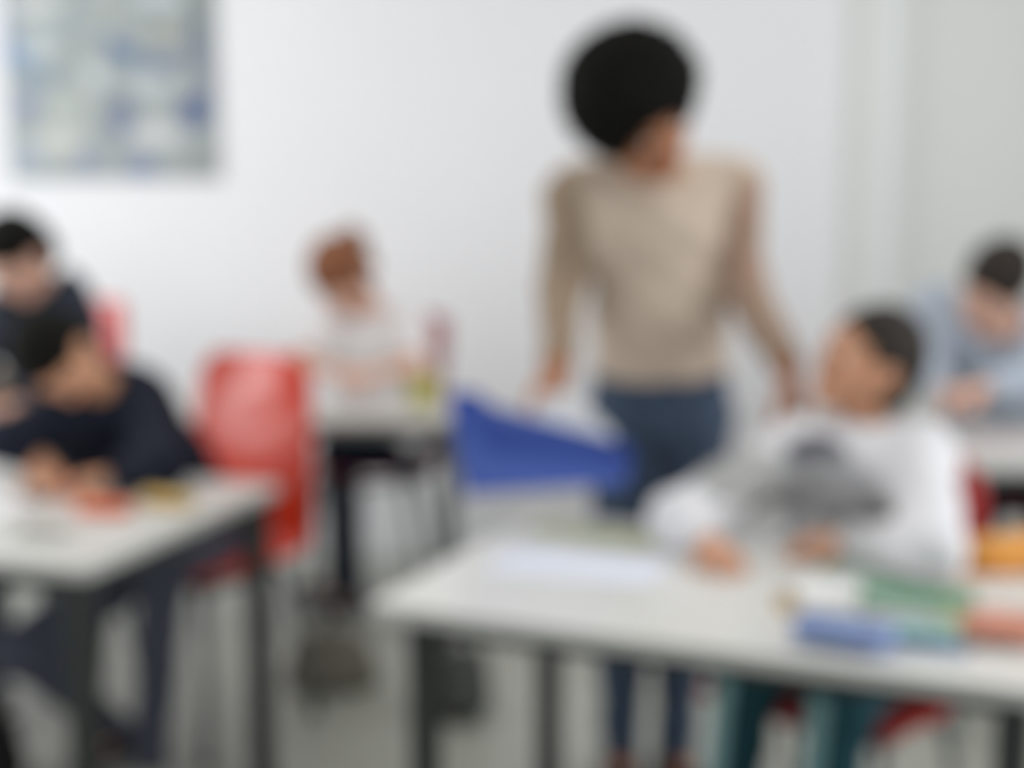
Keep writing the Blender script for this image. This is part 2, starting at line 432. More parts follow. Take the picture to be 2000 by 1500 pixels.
# boxed pipe / wall projection on the back wall and the slightly recessed field right of it
xa = W(1655, 500, WY).x; xb = W(1752, 500, WY).x
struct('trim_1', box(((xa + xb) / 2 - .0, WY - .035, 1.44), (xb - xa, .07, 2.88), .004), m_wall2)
struct('trim_2', box((xb - .07, WY - .078, 1.44), (.07, .016, 2.88), .003), m_trim)
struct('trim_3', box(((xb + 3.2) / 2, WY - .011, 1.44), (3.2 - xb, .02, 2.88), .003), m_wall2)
struct('baseboard_back', box(((xa - 3.0) / 2, WY - .008, .05), (xa + 3.0, .016, .1), .003), m_trim)
struct('baseboard_left', box((-2.992, 2.0, .05), (.016, 5.9, .1), .003), m_trim)

# ------------------------------------------------------------------ wall poster
pl, pb = W(22, 350, WY), W(432, 352, WY); pw = pb.x - pl.x; ph = .98
poster = thing('poster', 'large pale grey poster with blue blotchy pictures on the back wall', 'poster', ((pl.x + pb.x) / 2, WY - .002, pl.z + ph / 2))
put('backing', box((0, -.004, 0), (pw, .008, ph), .002), mat('poster_board', srgb(165, 172, 170), .7), poster)
bm = bmesh.new(); NX, NZ = 110, 130
gr = [[bm.verts.new(((i / NX - .5) * (pw - .012), -.0095, (j / NZ - .5) * (ph - .012))) for j in range(NZ + 1)] for i in range(NX + 1)]
for i in range(NX):
    for j in range(NZ): bm.faces.new((gr[i][j], gr[i + 1][j], gr[i + 1][j + 1], gr[i][j + 1]))
me = finish(bm)
n = len(me.vertices); co = np.empty(n * 3); me.vertices.foreach_get('co', co); co = co.reshape(-1, 3)
ppx = pw / 410.; PX = 22 + (co[:, 0] + pw / 2) / ppx; PY = 351 - (co[:, 2] + ph / 2) / ppx
col = np.tile(np.array([*srgb(160, 166, 165), 1.]), (n, 1))
def patch(cx, cy, rx, ry, c, rot=0, soft=.25):
    dx, dy = PX - cx, PY - cy; cr, sr = math.cos(rot), math.sin(rot)
    x = (dx * cr + dy * sr) / rx; y = (-dx * sr + dy * cr) / ry
    wv = .12 * np.sin(dx * .35) * np.sin(dy * .31 + 1)
    a = np.clip((1 + wv - np.hypot(x, y)) / soft, 0, 1)[:, None]
    col[:, :3] = col[:, :3] * (1 - a) + np.array(srgb(*c)) * a
for a in ((90, 20, 55, 22, (206, 208, 206)), (330, 10, 70, 20, (192, 198, 200)), (150, 55, 90, 26, (158, 167, 168)), (320, 50, 50, 30, (150, 158, 158)),
          (395, 20, 26, 60, (132, 138, 136)), (395, 95, 24, 60, (112, 122, 136)), (410, 170, 18, 50, (130, 136, 150)),
          (28, 60, 16, 60, (158, 168, 190)), (45, 115, 34, 30, (130, 152, 180), .6), (90, 152, 44, 20, (132, 150, 164), .2), (92, 95, 26, 34, (192, 200, 200)),
          (60, 210, 26, 30, (138, 146, 172)), (135, 215, 46, 36, (178, 184, 178)), (232, 95, 18, 26, (112, 130, 160), -.5), (262, 118, 30, 24, (94, 118, 146), .4), (325, 130, 36, 26, (116, 126, 146), -.3),
          (195, 155, 22, 28, (196, 202, 202)), (247, 215, 28, 34, (112, 124, 142)), (240, 250, 24, 26, (110, 120, 152)), (385, 222, 34, 34, (70, 88, 134), -.5),
          (300, 170, 50, 26, (184, 190, 192)), (310, 265, 60, 26, (200, 202, 202)), (120, 280, 60, 28, (198, 200, 194)), (60, 310, 30, 30, (160, 172, 186)),
          (175, 318, 28, 26, (138, 146, 168)), (278, 328, 38, 24, (124, 136, 166)), (395, 315, 36, 34, (146, 152, 152)), (340, 75, 40, 14, (168, 166, 156)), (220, 50, 20, 22, (172, 176, 168))):
    patch(*a)
# a second, out-of-frame upper part of the print
for q in range(26):
    patch(random.uniform(40, 410), random.uniform(-150, -25), random.uniform(18, 50), random.uniform(14, 34), random.choice(((130, 142, 168), (160, 168, 170), (198, 200, 198), (112, 126, 150))), random.uniform(-1, 1))
at = me.color_attributes.new('print', 'FLOAT_COLOR', 'POINT'); at.data.foreach_set('color', col.ravel())
put('print', me, mat('poster_print', (1, 1, 1), .55, vcol=True, var=.02), poster)

# ------------------------------------------------------------------ tables
T = .71
m_top = mat('table_laminate', srgb(216, 215, 211), .30, var=.02, scale=8, spec=.4)
m_edge = mat('table_edge_band', srgb(190, 190, 184), .5)
m_blk = mat('black_powder_coat', srgb(40, 44, 43), .45, var=.08)
m_gry = mat('grey_powder_coat', srgb(98, 104, 104), .45, var=.08)
def table(label, corner, udir, w_, d_, legm=None, inset=.05, lg=.042, group='classroom tables'):
    """corner: near-left corner of the top on the floor plan, udir: direction of the long edge, depth to its left"""
    legm = legm or m_blk
    u = Vector((udir[0], udir[1], 0)).normalized(); rz = math.atan2(u.y, u.x)
    t = thing('school_table', label, 'table', (corner[0], corner[1], 0), rz, group)
    put('tabletop', box((w_ / 2, d_ / 2, T - .011), (w_ - .004, d_ - .004, .022), .004, 2), m_top, t)
    bm = bmesh.new(); th = .022
    for c, s_ in (((w_ / 2, .001, T - .012), (w_, .003, th)), ((w_ / 2, d_ - .001, T - .012), (w_, .003, th)), ((.001, d_ / 2, T - .012), (.003, d_, th)), ((w_ - .001, d_ / 2, T - .012), (.003, d_, th))):
        bx(bm, c, s_)
    put('edge_band', finish(bm), m_edge, t)
    bm = bmesh.new()
    for y in (inset + .02, d_ - inset - .02): bx(bm, (w_ / 2, y, T - .040), (w_ - 2 * inset - lg, .025, .036))
    for x in (inset + .02, w_ - inset - .02): bx(bm, (x, d_ / 2, T - .040), (.025, d_ - 2 * inset - lg, .036))
    put('frame', finish(bm), legm, t)
    for x in (inset + lg / 2, w_ - inset - lg / 2):
        for y in (inset + lg / 2, d_ - inset - lg / 2):
            l = put('leg', box((x, y, (T - .022 + .012) / 2), (lg, lg, T - .022 - .012), .004), legm, t)
            put('foot_cap', box((x, y, .007), (lg + .006, lg + .006, .014), .003), mat('black_rubber', (.02, .02, .02), .8), l)
    return t
A_ = Z(720, 1178, T)
table('white school table in the foreground at which the boy in the white top sits', A_, (.921, -.389), 1.03, .69, inset=.045)
B_ = Z(540, 944, T); Cn = Z(165, 1108, T)
u_ = Vector((Cn.y - B_.y, -(Cn.x - B_.x), 0)).normalized()      # pointing left-away
ul = Vector((-.954, .30, 0))
cornerL = Vector((Cn.x, Cn.y, 0)) + ul * 1.30
table('white school table at the left on which the boy in navy lies writing', cornerL, -ul, 1.30, (B_ - Cn).length, inset=.018, lg=.045)
m1 = Z(900, 818, T)
table('far white school table in front of the brown-haired child', (m1.x - 1.30, m1.y - .02), (1, .02), 1.30, .62, m_gry, inset=.02)
r1 = Z(1850, 906, T)
table('white school table at the right edge behind the boy in white', (r1.x - .02, r1.y), (1, -.03), 1.3, .66, m_gry)

# ------------------------------------------------------------------ chairs
m_red = mat('red_plastic', srgb(196, 42, 30), .28, var=.03, coat=.5)
m_dred = mat('dark_red_plastic', srgb(150, 24, 26), .28, var=.03, coat=.5)
m_chr = mat('grey_tube_metal', srgb(120, 124, 126), .35, metal=.7)
def chair(label, loc, fwd, m=None, sz=.45, top=.90, wd=.205, group='red shell chairs'):
    m = m or m_red
    rz = math.atan2(fwd[1], fwd[0]) - PI / 2          # local +y is forward
    t = thing('school_chair', label, 'chair', (loc[0], loc[1], 0), rz, group)
    prof = []                                          # (y, z, halfwidth, side lift, side wrap)
    for q in range(9):
        a = q / 8; prof.append((.20 - .33 * a, sz + .012 * (1 - a) - .020 * math.sin(a * PI) - (.02 * (1 - a * 6) if a < 1 / 6 else 0), wd * (.90 + .10 * math.sin(min(1, a * 1.6) * PI / 2)), .012, 0))
    for q in range(1, 7):
        a = q / 6 * 1.35; prof.append((-.13 - .075 * math.sin(a), sz - .008 + .075 * (1 - math.cos(a)), wd * (1 - .02 * q / 6), .012 * (1 - q / 6), .012 * q / 6))
    z0 = prof[-1][1]; y0 = prof[-1][0]
    for q in range(1, 15):
        a = q / 14; hw = wd * (.98 - .08 * a)
        if a > .8: hw *= math.sqrt(max(.0, 1 - ((a - .8) / .2) ** 2 * .45))
        prof.append((y0 - .055 * a - .01 * a * a, z0 + (top - z0) * a, hw, 0, .012 + .028 * a))
    def grid(rows):
        bm = bmesh.new(); NU = 14; V = []
        for (y, z, hw, lift, wrap) in rows:
            V.append([bm.verts.new((hw * (2 * i / NU - 1), y + wrap * (2 * i / NU - 1) ** 2, z + lift * (2 * i / NU - 1) ** 4)) for i in range(NU + 1)])
        for a in range(len(V) - 1):
            for i in range(NU):
                if len(rows) > 16 or True: bm.faces.new((V[a][i], V[a][i + 1], V[a + 1][i + 1], V[a + 1][i]))
        me = finish(bm, True); return me
    sp_ = 13
    for nm, rows in (('seat', prof[:sp_]), ('backrest', prof[sp_ - 1:])):
        o = put(nm, grid(rows), m, t); md = o.modifiers.new('s', 'SOLIDIFY'); md.thickness = .009; md.offset = 0
        md = o.modifiers.new('b', 'BEVEL'); md.width = .003; md.segments = 2; md.limit_method = 'ANGLE'
    zz = sz - .040
    bm = bmesh.new()
    tube_into(bm, [(-.15, .14, zz), (-.15, -.13, zz)], .011); tube_into(bm, [(.15, .14, zz), (.15, -.13, zz)], .011)
    tube_into(bm, [(-.15, .12, zz), (.15, .12, zz)], .011); tube_into(bm, [(-.15, -.11, zz), (.15, -.11, zz)], .011)
    for x in (-.1, .1):
        for y in (.1, -.09): bx(bm, (x, y, zz + .014), (.03, .03, .028))
    put('frame', finish(bm, True), m_chr, t)
    for x in (-1, 1):
        for y0_, y1_ in ((.14, .19), (-.13, -.21)):
            l = put('leg', tube([(x * .15, y0_, zz), (x * .165, y0_ + (y1_ - y0_) * .25, zz - .05), (x * .195, y1_, .015)], .011), m_chr, t)
            put('foot_cap', tube([(x * .194, y1_ * .99, .03), (x * .196, y1_, .0)], .015), mat('black_rubber', (.02, .02, .02), .8), l)
    return t

chair('red plastic chair under the boy in the white top', (.635, 2.50), (-.62, -.78), m_red, .405, .85, .215)
chair('bright red plastic chair behind the back of the boy in navy at left', (W(385, 1000, 3.30).x, 3.30), (-.52, -.85), mat('orange_red_plastic', srgb(222, 62, 34), .26, var=.03, coat=.6), .46, .95, .215)
chair('dark red chair under the brown-haired child at the far table', (W(722, 940, 4.34).x, 4.36), (-.93, -.30), m_dred, .49, .97, .19)
chair('red chair at the left edge behind the black-haired child in dark blue', (W(40, 700, 3.72).x, 3.80), (-.80, -.60), m_red, .46, 1.06, .17)
chair('red chair at the right edge under the child in grey-blue', (W(1960, 900, 4.05).x + .03, 4.12), (-.25, -.97), m_red, .44, .84, .19)

# ------------------------------------------------------------------ people
sk_brown = mat('skin_brown', srgb(176, 118, 84), .5, var=.05, scale=12, spec=.35)
sk_tan = mat('skin_tan', srgb(205, 150, 118), .5, var=.05, scale=12, spec=.35)
sk_fair = mat('skin_fair', srgb(226, 180, 158), .5, var=.04, scale=12, spec=.35)
sk_mid = mat('skin_light_brown', srgb(214, 158, 124), .5, var=.05, scale=12, spec=.35)
h_black = mat('hair_black', (.006, .0055, .0045), .75, var=.3, scale=60, bump=.6, bscale=500, spec=.15)
h_dark = mat('hair_dark_brown', (.022, .014, .009), .5, var=.3, scale=60, bump=.6, bscale=500, spec=.3)
h_brown = mat('hair_chestnut', srgb(132, 76, 38), .45, var=.25, scale=50, bump=.6, bscale=500)
denim = mat('blue_denim', srgb(58, 76, 100), .8, var=.2, scale=14, bump=.4, bscale=900, sheen=.1)
navy = mat('navy_cloth', srgb(27, 32, 46), .85, var=.15, bump=.4, bscale=600, spec=.2)
navyt = mat('navy_trousers', srgb(20, 32, 48), .85, var=.15, bump=.4, bscale=600, spec=.2)
greyt = mat('charcoal_trousers', srgb(84, 88, 102), .85, var=.12, bump=.4, bscale=600, spec=.2)
teal = mat('teal_trousers', srgb(34, 74, 84), .8, var=.12, bump=.4, bscale=600, spec=.2)
beige = mat('beige_knit', srgb(192, 172, 152), .85, var=.08, scale=9, bump=.6, bscale=420, spec=.2)
white_c = mat('white_cotton', srgb(232, 230, 230), .85, var=.03, bump=.4, bscale=500, spec=.2)
shade_print_c = mat('white_shaded_print_cotton', (1, 1, 1), .85, vcol=True, var=.03, bump=.4, bscale=500, spec=.2)
bluegrey = mat('blue_grey_knit', srgb(182, 192, 205), .85, var=.06, bump=.5, bscale=500, spec=.2)
shoe_d = mat('dark_shoe', (.03, .03, .035), .6)
shoe_w = mat('grey_shoe', (.3, .3, .3), .6)
lipm = mat('lips_dark', srgb(140, 74, 62), .45)

# teacher
Yt = 2.90
an = lambda px, Y: Vector((W(px, 1500, Y).x, Y, .085))
kn = lambda px, Y, z: Vector((W(px, 1200, Y).x, Y, z))
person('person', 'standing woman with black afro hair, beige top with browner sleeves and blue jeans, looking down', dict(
    scale=1.0, head_scale=.98, base=(W(1290, 900, Yt).x, Yt, 0), skin=sk_brown, hair='afro', hair_mat=h_black, lip_mat=lipm,
    face=(.40, -.72, -.52), up=(-.36, -.40, .84), standing=True,
    chest_w=.138, waist_w=.122, hip_w=.150, ease=.012,
    j=dict(head=W(1258, 238, 2.67), neck=W(1268, 350, 2.86), chest=W(1278, 425, 2.84), waist=W(1290, 620, 2.88), pelvis=W(1290, 790, 2.92),
           sh_r=W(1126, 385, 2.84), sh_l=W(1430, 372, 2.84), el_r=W(1096, 560, 2.82), wr_r=W(1090, 715, 2.64),
           el_l=W(1450, 548, 2.80), wr_l=W(1538, 722, 2.62),
           hip_r=W(1232, 840, 2.92), hip_l=W(1348, 840, 2.92), kn_r=kn(1218, 2.90, .48), kn_l=kn(1330, 2.90, .48), an_r=an(1212, 2.95), an_l=an(1318, 2.95)),
    hand_r=((-.22, -.25, -.95), (.35, -.5, .1), 1, .22), hand_l=((.25, -.25, -.80), (-.3, .1, -.5), -1, .35),
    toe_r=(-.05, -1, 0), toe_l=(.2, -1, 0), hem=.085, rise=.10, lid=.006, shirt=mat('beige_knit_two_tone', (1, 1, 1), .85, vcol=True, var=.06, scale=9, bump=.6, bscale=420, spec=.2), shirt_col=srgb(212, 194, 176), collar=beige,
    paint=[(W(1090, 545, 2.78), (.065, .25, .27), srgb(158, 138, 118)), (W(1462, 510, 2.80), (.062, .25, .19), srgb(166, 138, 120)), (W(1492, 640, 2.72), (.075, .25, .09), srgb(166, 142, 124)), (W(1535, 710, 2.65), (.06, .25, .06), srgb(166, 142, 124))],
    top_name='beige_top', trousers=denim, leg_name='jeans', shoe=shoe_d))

# boy in the white top at the front right table
lg1 = Vector((.60, 2.60, 0)); zt = .745
person('person', 'dark-haired boy in white sweatshirt and teal trousers, looking up at the woman', dict(
    scale=.84, head_scale=.92, base=(.68, 2.6, 0), skin=sk_tan, hair='short', hair_mat=h_dark, lip_mat=lipm,
    face=(-.86, -.36, .34), up=(.42, .0, .9), chest_w=.165, waist_w=.165, hip_w=.165, chest_d=.12, ease=.02, sleeve_bulk=True,
    j=dict(head=W(1690, 712, 2.52), neck=W(1690, 868, 2.56), chest=W(1692, 960, 2.54), waist=W(1722, 1120, 2.54), pelvis=Vector((.67, 2.50, .50)),
           sh_r=W(1545, 890, 2.54), sh_l=W(1795, 900, 2.50), el_r=Z(1322, 1018, .755), wr_r=Z(1385, 1062, .742),
           el_l=Z(1826, 1075, .765), wr_l=Z(1655, 1052, .745),
           hip_r=Vector((.60, 2.52, .50)), hip_l=Vector((.76, 2.46, .50)), kn_r=Vector((.415, 2.25, .51)), kn_l=Vector((.555, 2.15, .51)),
           an_r=Vector((.375, 2.28, .075)), an_l=Vector((.525, 2.20, .075))),
    hand_r=((.25, -.9, -.08), (0, 0, -1), -1, .35), hand_l=((-.95, -.1, -.05), (0, 0, -1), 1, .4),
    toe_r=(-.3, -1, 0), toe_l=(-.2, -1, 0), hem=-.02, shirt=shade_print_c, shirt_col=srgb(226, 225, 228), top_name='sweatshirt', trousers=teal, shoe=shoe_w, stripe=mat('light_teal_cloth', srgb(130, 170, 172), .8),
    paint=[(W(1600, 890, 2.44), (.06, .2, .035), srgb(84, 84, 92)), (W(1500, 985, 2.42), (.035, .2, .06), srgb(96, 98, 94)), (W(1700, 1010, 2.42), (.10, .2, .03), srgb(128, 128, 124)),  # front and sleeve shade painted into the white cloth, dark print at neck
           (W(1460, 930, 2.45), (.10, .25, .045), srgb(172, 172, 170)), (W(1620, 960, 2.42), (.10, .2, .06), srgb(160, 160, 162))],
    collar=mat('grey_collar', srgb(96, 96, 104), .85)))

# brown-haired child at the far table
person('person', 'brown-haired child in white shirt and navy trousers bent over the far table', dict(
    scale=.84, head_scale=1.02, base=(W(770, 900, 4.32).x, 4.32, 0), skin=sk_fair, hair='ponytail', hair_mat=h_brown, h=.006,
    lid=.007, face=(-.15, -.50, -.85), up=(-.55, -.66, .45), chest_w=.15, waist_w=.145, hip_w=.15, ease=.018,
    j=dict(head=W(672, 545, 4.16), neck=W(730, 625, 4.32), chest=W(725, 690, 4.30), waist=W(765, 790, 4.32), pelvis=W(795, 868, 4.33),
           sh_r=W(640, 650, 4.22), sh_l=W(800, 650, 4.28), el_r=W(572, 712, 4.12), wr_r=W(648, 722, 4.05), el_l=W(812, 715, 4.12), wr_l=W(742, 726, 4.04),
           hip_r=W(780, 872, 4.26), hip_l=W(790, 872, 4.40), kn_r=W(672, 880, 4.22), kn_l=W(655, 875, 4.40),
           an_r=Vector((W(690, 1100, 4.30).x, 4.24, .075)), an_l=Vector((W(650, 1100, 4.30).x, 4.42, .075))),
    hand_r=((.9, -.2, -.1), (0, 0, -1), -1, .4), hand_l=((-.9, -.2, -.1), (0, 0, -1), 1, .4), cuff_r=.14, cuff_l=.14,
    toe_r=(-1, -.2, 0), toe_l=(-1, 0, 0), hem=0, shirt=white_c, trousers=navyt, shoe=shoe_d))

# boy in navy at the left table
person('person', 'black-haired boy in navy sweater leaning with his head low over the left table', dict(
    scale=.84, head_scale=.88, base=(W(430, 1050, 3.30).x, 3.30, 0), skin=sk_mid, hair='short', hair_mat=h_black,
    lid=.007, face=(.22, -.42, -.88), up=(-.55, -.76, .22), chest_w=.155, waist_w=.15, hip_w=.155, chest_d=.11, ease=.02, sleeve_bulk=True,
    j=dict(head=W(118, 700, 2.92), neck=W(185, 775, 3.05), chest=W(222, 830, 3.10), waist=W(300, 930, 3.22), pelvis=W(385, 1045, 3.30),
           sh_r=W(128, 816, 2.98), sh_l=W(262, 778, 3.10), el_r=W(6, 862, 2.92), wr_r=Z(78, 900, .775), el_l=Z(318, 912, .775), wr_l=Z(222, 930, .75),
           hip_r=W(345, 1055, 3.24), hip_l=W(415, 1060, 3.32), kn_r=W(40, 1270, 2.92), kn_l=W(318, 1120, 3.00),
           an_r=W(235, 1430, 3.10), an_l=W(290, 1560, 3.06)),
    hand_r=((.45, -.7, -.25), (0, 0, -1), -1, .5), hand_l=((-.95, -.3, -.05), (0, 0, -1), 1, .4),
    toe_r=(-.6, -.8, -.1), toe_l=(-.2, -1, 0), hem=-.02, shirt=navy, top_name='sweater', trousers=greyt, shoe=shoe_d,
    collar=mat('pale_collar', srgb(190, 192, 200), .85)))

# child at the left edge, further back
person('person', 'black-haired child in dark blue top cut off by the left edge', dict(
    scale=.82, head_scale=.92, base=(-1.24, 3.66, 0), skin=sk_fair, hair='short', hair_mat=h_black, h=.006,
    lid=.007, face=(-.35, -.60, -.75), up=(-.45, -.55, .60), chest_w=.15, waist_w=.15, hip_w=.15, chest_d=.11, ease=.018,
    j=dict(head=W(34, 506, 3.50), neck=W(78, 575, 3.66), chest=W(90, 630, 3.66), waist=W(130, 770, 3.70), pelvis=Vector((-1.20, 3.70, .54)),
           sh_r=W(10, 610, 3.58), sh_l=W(122, 578, 3.68), el_r=W(-60, 720, 3.50), wr_r=W(-40, 790, 3.34), el_l=W(110, 730, 3.56), wr_l=W(30, 790, 3.36),
           hip_r=Vector((-1.28, 3.68, .54)), hip_l=Vector((-1.14, 3.66, .54)), kn_r=Vector((-1.48, 3.40, .53)), kn_l=Vector((-1.34, 3.36, .53)),
           an_r=Vector((-1.50, 3.38, .075)), an_l=Vector((-1.36, 3.34, .075))),
    hand_r=((.1, -.9, -.1), (0, 0, -1), -1, .4), hand_l=((-.8, -.6, -.1), (0, 0, -1), 1, .4),
    toe_r=(-.4, -1, 0), toe_l=(-.4, -1, 0), hem=0, shirt=mat('slate_blue_cloth', srgb(38, 46, 60), .85, var=.12), trousers=greyt, shoe=shoe_d,
    collar=mat('pale_collar', srgb(190, 192, 200), .85)))

# child at the right edge, further back
person('person', 'brown-haired child in grey-blue sweater leaning on the table at the right edge', dict(
    scale=.86, head_scale=1.02, base=(W(1960, 900, 4.05).x, 4.08, 0), skin=sk_fair, hair='short', hair_mat=h_dark, h=.006,
    lid=.007, face=(-.60, -.48, -.64), up=(.05, -.60, .70), chest_w=.155, waist_w=.15, hip_w=.15, chest_d=.11, ease=.02, sleeve_bulk=True,
    j=dict(head=W(1940, 560, 3.70), neck=W(1945, 640, 3.86), chest=W(1940, 680, 3.92), waist=W(1955, 790, 4.02), pelvis=Vector((W(1960, 900, 4.05).x, 4.10, .54)),
           sh_r=W(1826, 596, 3.96), sh_l=W(2040, 650, 3.86), el_r=W(1806, 720, 3.86), wr_r=W(1850, 765, 3.66), el_l=W(2010, 735, 3.62), wr_l=W(1925, 758, 3.56),
           hip_r=Vector((1.40, 4.10, .54)), hip_l=Vector((1.56, 4.10, .54)), kn_r=Vector((1.34, 3.72, .54)), kn_l=Vector((1.52, 3.70, .54)),
           an_r=Vector((1.34, 3.74, .075)), an_l=Vector((1.53, 3.70, .075))),
    hand_r=((.4, -.8, -.1), (0, 0, -1), -1, .4), hand_l=((-.95, -.1, -.1), (0, 0, -1), 1, .4),
    toe_r=(-.2, -1, 0), toe_l=(0, -1, 0), hem=0, shirt=bluegrey, top_name='sweater', trousers=navyt, shoe=shoe_d))

# ------------------------------------------------------------------ blue file box with papers held by the teacher
m_blue = mat('blue_plastic', srgb(70, 96, 176), .35, var=.04)
Yb = 2.475
p0 = W(908, 966, Yb); p1 = W(1228, 946, Yb); p4 = W(874, 776, Yb)
fb = thing('file_box', 'blue plastic file box with a slanted open top held beside the woman', 'box', (p0.x, Yb, p0.z))
def prism(pts, y0, y1, org):
    bm = bmesh.new()
    a = [bm.verts.new((p.x - org.x, y0, p.z - org.z)) for p in pts]; b = [bm.verts.new((p.x - org.x, y1, p.z - org.z)) for p in pts]
    n = len(pts); bm.faces.new(a); bm.faces.new(b[::-1])
    for i in range(n): bm.faces.new((a[i], b[i], b[(i + 1) % n], a[(i + 1) % n]))
    return finish(bm)
put('side_panel', prism([p0, p1, W(1234, 912, Yb), W(960, 884, Yb), W(938, 860, Yb), W(892, 796, Yb)], 0, .004, p0), m_blue, fb)
put('side_panel', prism([p0, p1, W(1238, 884, Yb), W(960, 806, Yb), W(930, 778, Yb), p4], .085, .089, p0), m_blue, fb)
L_ = lambda p: Vector((p.x - p0.x, 0, p.z - p0.z))
def slab(a, b, y0, y1, th):
    d = (b - a).normalized(); nn = Vector((-d.z, 0, d.x)) * th
    bm = bmesh.new(); vs = []
    for y in (y0, y1): vs.append([bm.verts.new((q.x, y, q.z)) for q in (a, b, b + nn, a + nn)])
    bm.faces.new(vs[0]); bm.faces.new(vs[1][::-1])
    for i in range(4): bm.faces.new((vs[0][i], vs[1][i], vs[1][(i + 1) % 4], vs[0][(i + 1) % 4]))
    return finish(bm)
put('base', slab(L_(p0), L_(p1), .004, .085, .004), m_blue, fb)
put('spine', slab(L_(p0), L_(p4), -.004, .092, -.004), m_blue, fb)
put('front_lip', slab(L_(p1), L_(W(1236, 894, Yb)), .0, .089, .004), m_blue, fb)
m_paper = mat('white_paper', srgb(236, 236, 236), .8, var=.02)
for i, (dx, dz, rr) in enumerate(((0, 0, .0), (.01, -.006, .02), (-.006, .004, -.015))):
    pts = [W(1040, 905, Yb), W(1205, 905, Yb), W(1206 - 4 * i, 862, Yb), W(1128, 786 - 3 * i, Yb), W(1040 + 5 * i, 782 + 3 * i, Yb)]
    y = .0895 + .0012 * i
    sh = put('paper_sheet', prism(pts, Yb + y, Yb + y + .001, Vector((0, 0, 0))), m_paper)
    tag(sh, ('front sheet of the white papers in the hand of the woman over the blue box', 'middle sheet of the white papers in the hand of the woman', 'rearmost sheet of the white papers in the hand of the woman')[i], 'paper', 'papers held over the blue file box')

# ------------------------------------------------------------------ things on the tables
def flat(name, label, cat, px, py, w_, d_, h_, rz, m, bev=.002, group=None, z=T):
    p = Z(px, py, z + h_ * .5)
    o = put(name, box((0, 0, h_ / 2), (w_, d_, h_), min(bev, h_ * .45), 2, False), m)
    o.location = (p.x, p.y, z + .0005); o.rotation_euler = (0, 0, rz)
    return tag(o, label, cat, group)
def pouch(label, px, py, w_, d_, h_, rz, m, zipm=None, z=T, name='pencil_case', cat='pencil case'):
    p = Z(px, py, z + h_ * .5)
    t = thing(name, label, cat, (p.x, p.y, z), rz)
    P = [cap((-w_ / 2 + h_ / 2, 0, h_ / 2), (w_ / 2 - h_ / 2, 0, h_ / 2), d_ / 2, d_ / 2, h_ / 2, h_ / 2, lat=(0, 1, 0), k=0)]
    put('case', Field(P, .004).mesh((0, 0, 0), wob=.0015, wf=90.), m, t)
    bm = bmesh.new(); bx(bm, (0, 0, h_ + .0005), (w_ * .8, .007, .003)); put('zip', finish(bm), zipm or mat('grey_zip', (.3, .3, .3), .4, metal=.5), t)
    bm = bmesh.new(); bx(bm, (w_ * .40, -.008, h_ + .002), (.008, .02, .002)); put('zip_pull', finish(bm), mat('grey_zip', (.3, .3, .3), .4), t)
    return t
def book(label, px, py, w_, d_, h_, rz, m, z=T, name='exercise_book', cat='book'):
    p = Z(px, py, z + h_ * .5)
    t = thing(name, label, cat, (p.x, p.y, z), rz)
    bm = bmesh.new(); bx(bm, (0, 0, .0012), (w_, d_, .002)); bx(bm, (0, 0, h_ - .0012), (w_, d_, .002)); bx(bm, (-w_ / 2 + .001, 0, h_ / 2), (.002, d_, h_ - .001))
    put('cover', finish(bm), m, t)
    put('pages', box((.002, 0, h_ / 2), (w_ - .008, d_ - .006, max(h_ - .005, .001))), m_paper, t)
    return t
rt = math.atan2(-.389, .921)
# right table
pouch('lavender-blue pencil case near the front edge of the right table', 1648, 1232, .150, .085, .045, rt - .1, mat('lavender_blue_cloth', srgb(128, 146, 188), .7, var=.25, scale=25))
book('green book lying behind the blue pencil case', 1792, 1172, .175, .10, .018, rt + .12, mat('green_cover', srgb(88, 140, 108), .5))
pouch('pale teal pencil case to the right of the lavender-blue one', 1792, 1232, .115, .06, .028, rt + .15, mat('pale_teal_cloth', srgb(150, 190, 186), .6))
flat('paper_sheet', 'blue-grey sheet at the front edge of the right table below the pale teal case', 'paper', 1800, 1266, .13, .05, .002, rt, mat('blue_grey_paper', srgb(140, 152, 176), .8))
flat('sticky_note_pad', 'yellow-green pad beside the coral pencil case', 'paper', 1872, 1222, .045, .07, .008, rt + .5, mat('yellow_green_paper', srgb(186, 190, 120), .8))
pouch('coral pink pencil case at the right edge of the photo', 1960, 1222, .115, .085, .045, rt + .1, mat('coral_cloth', srgb(214, 146, 124), .7, var=.18, scale=18))
book('mustard-orange book lying at the right edge beside the boy\'s elbow', 1905, 1118, .15, .10, .02, rt + .45, mat('mustard_cover', srgb(206, 138, 44), .6))
t = pouch('mustard cloth bag leaning at the right edge of the front table', 1975, 1078, .21, .10, .07, rt + .8, mat('mustard_cloth', srgb(212, 146, 66), .8, var=.12), name='cloth_bag', cat='bag')
flat('paper_sheet', 'white sheet of paper left of the green book', 'paper', 1636, 1152, .13, .09, .001, rt + .1, m_paper)
flat('paper_sheet', 'large bluish-white sheet at the left end of the front table', 'paper', 1130, 1105, .30, .16, .001, rt + .1, mat('bluish_paper', srgb(222, 226, 238), .8))
flat('paper_sheet', 'pale grey-green sheet beneath the boy\'s hand', 'paper', 1690, 1118, .16, .09, .001, rt, mat('grey_green_paper', srgb(176, 190, 180), .8))
book('pale yellow-green folder along the far edge of the front table', 1165, 1045, .26, .05, .006, rt - .08, mat('lime_cover', srgb(196, 204, 150), .7), name='folder', cat='folder')
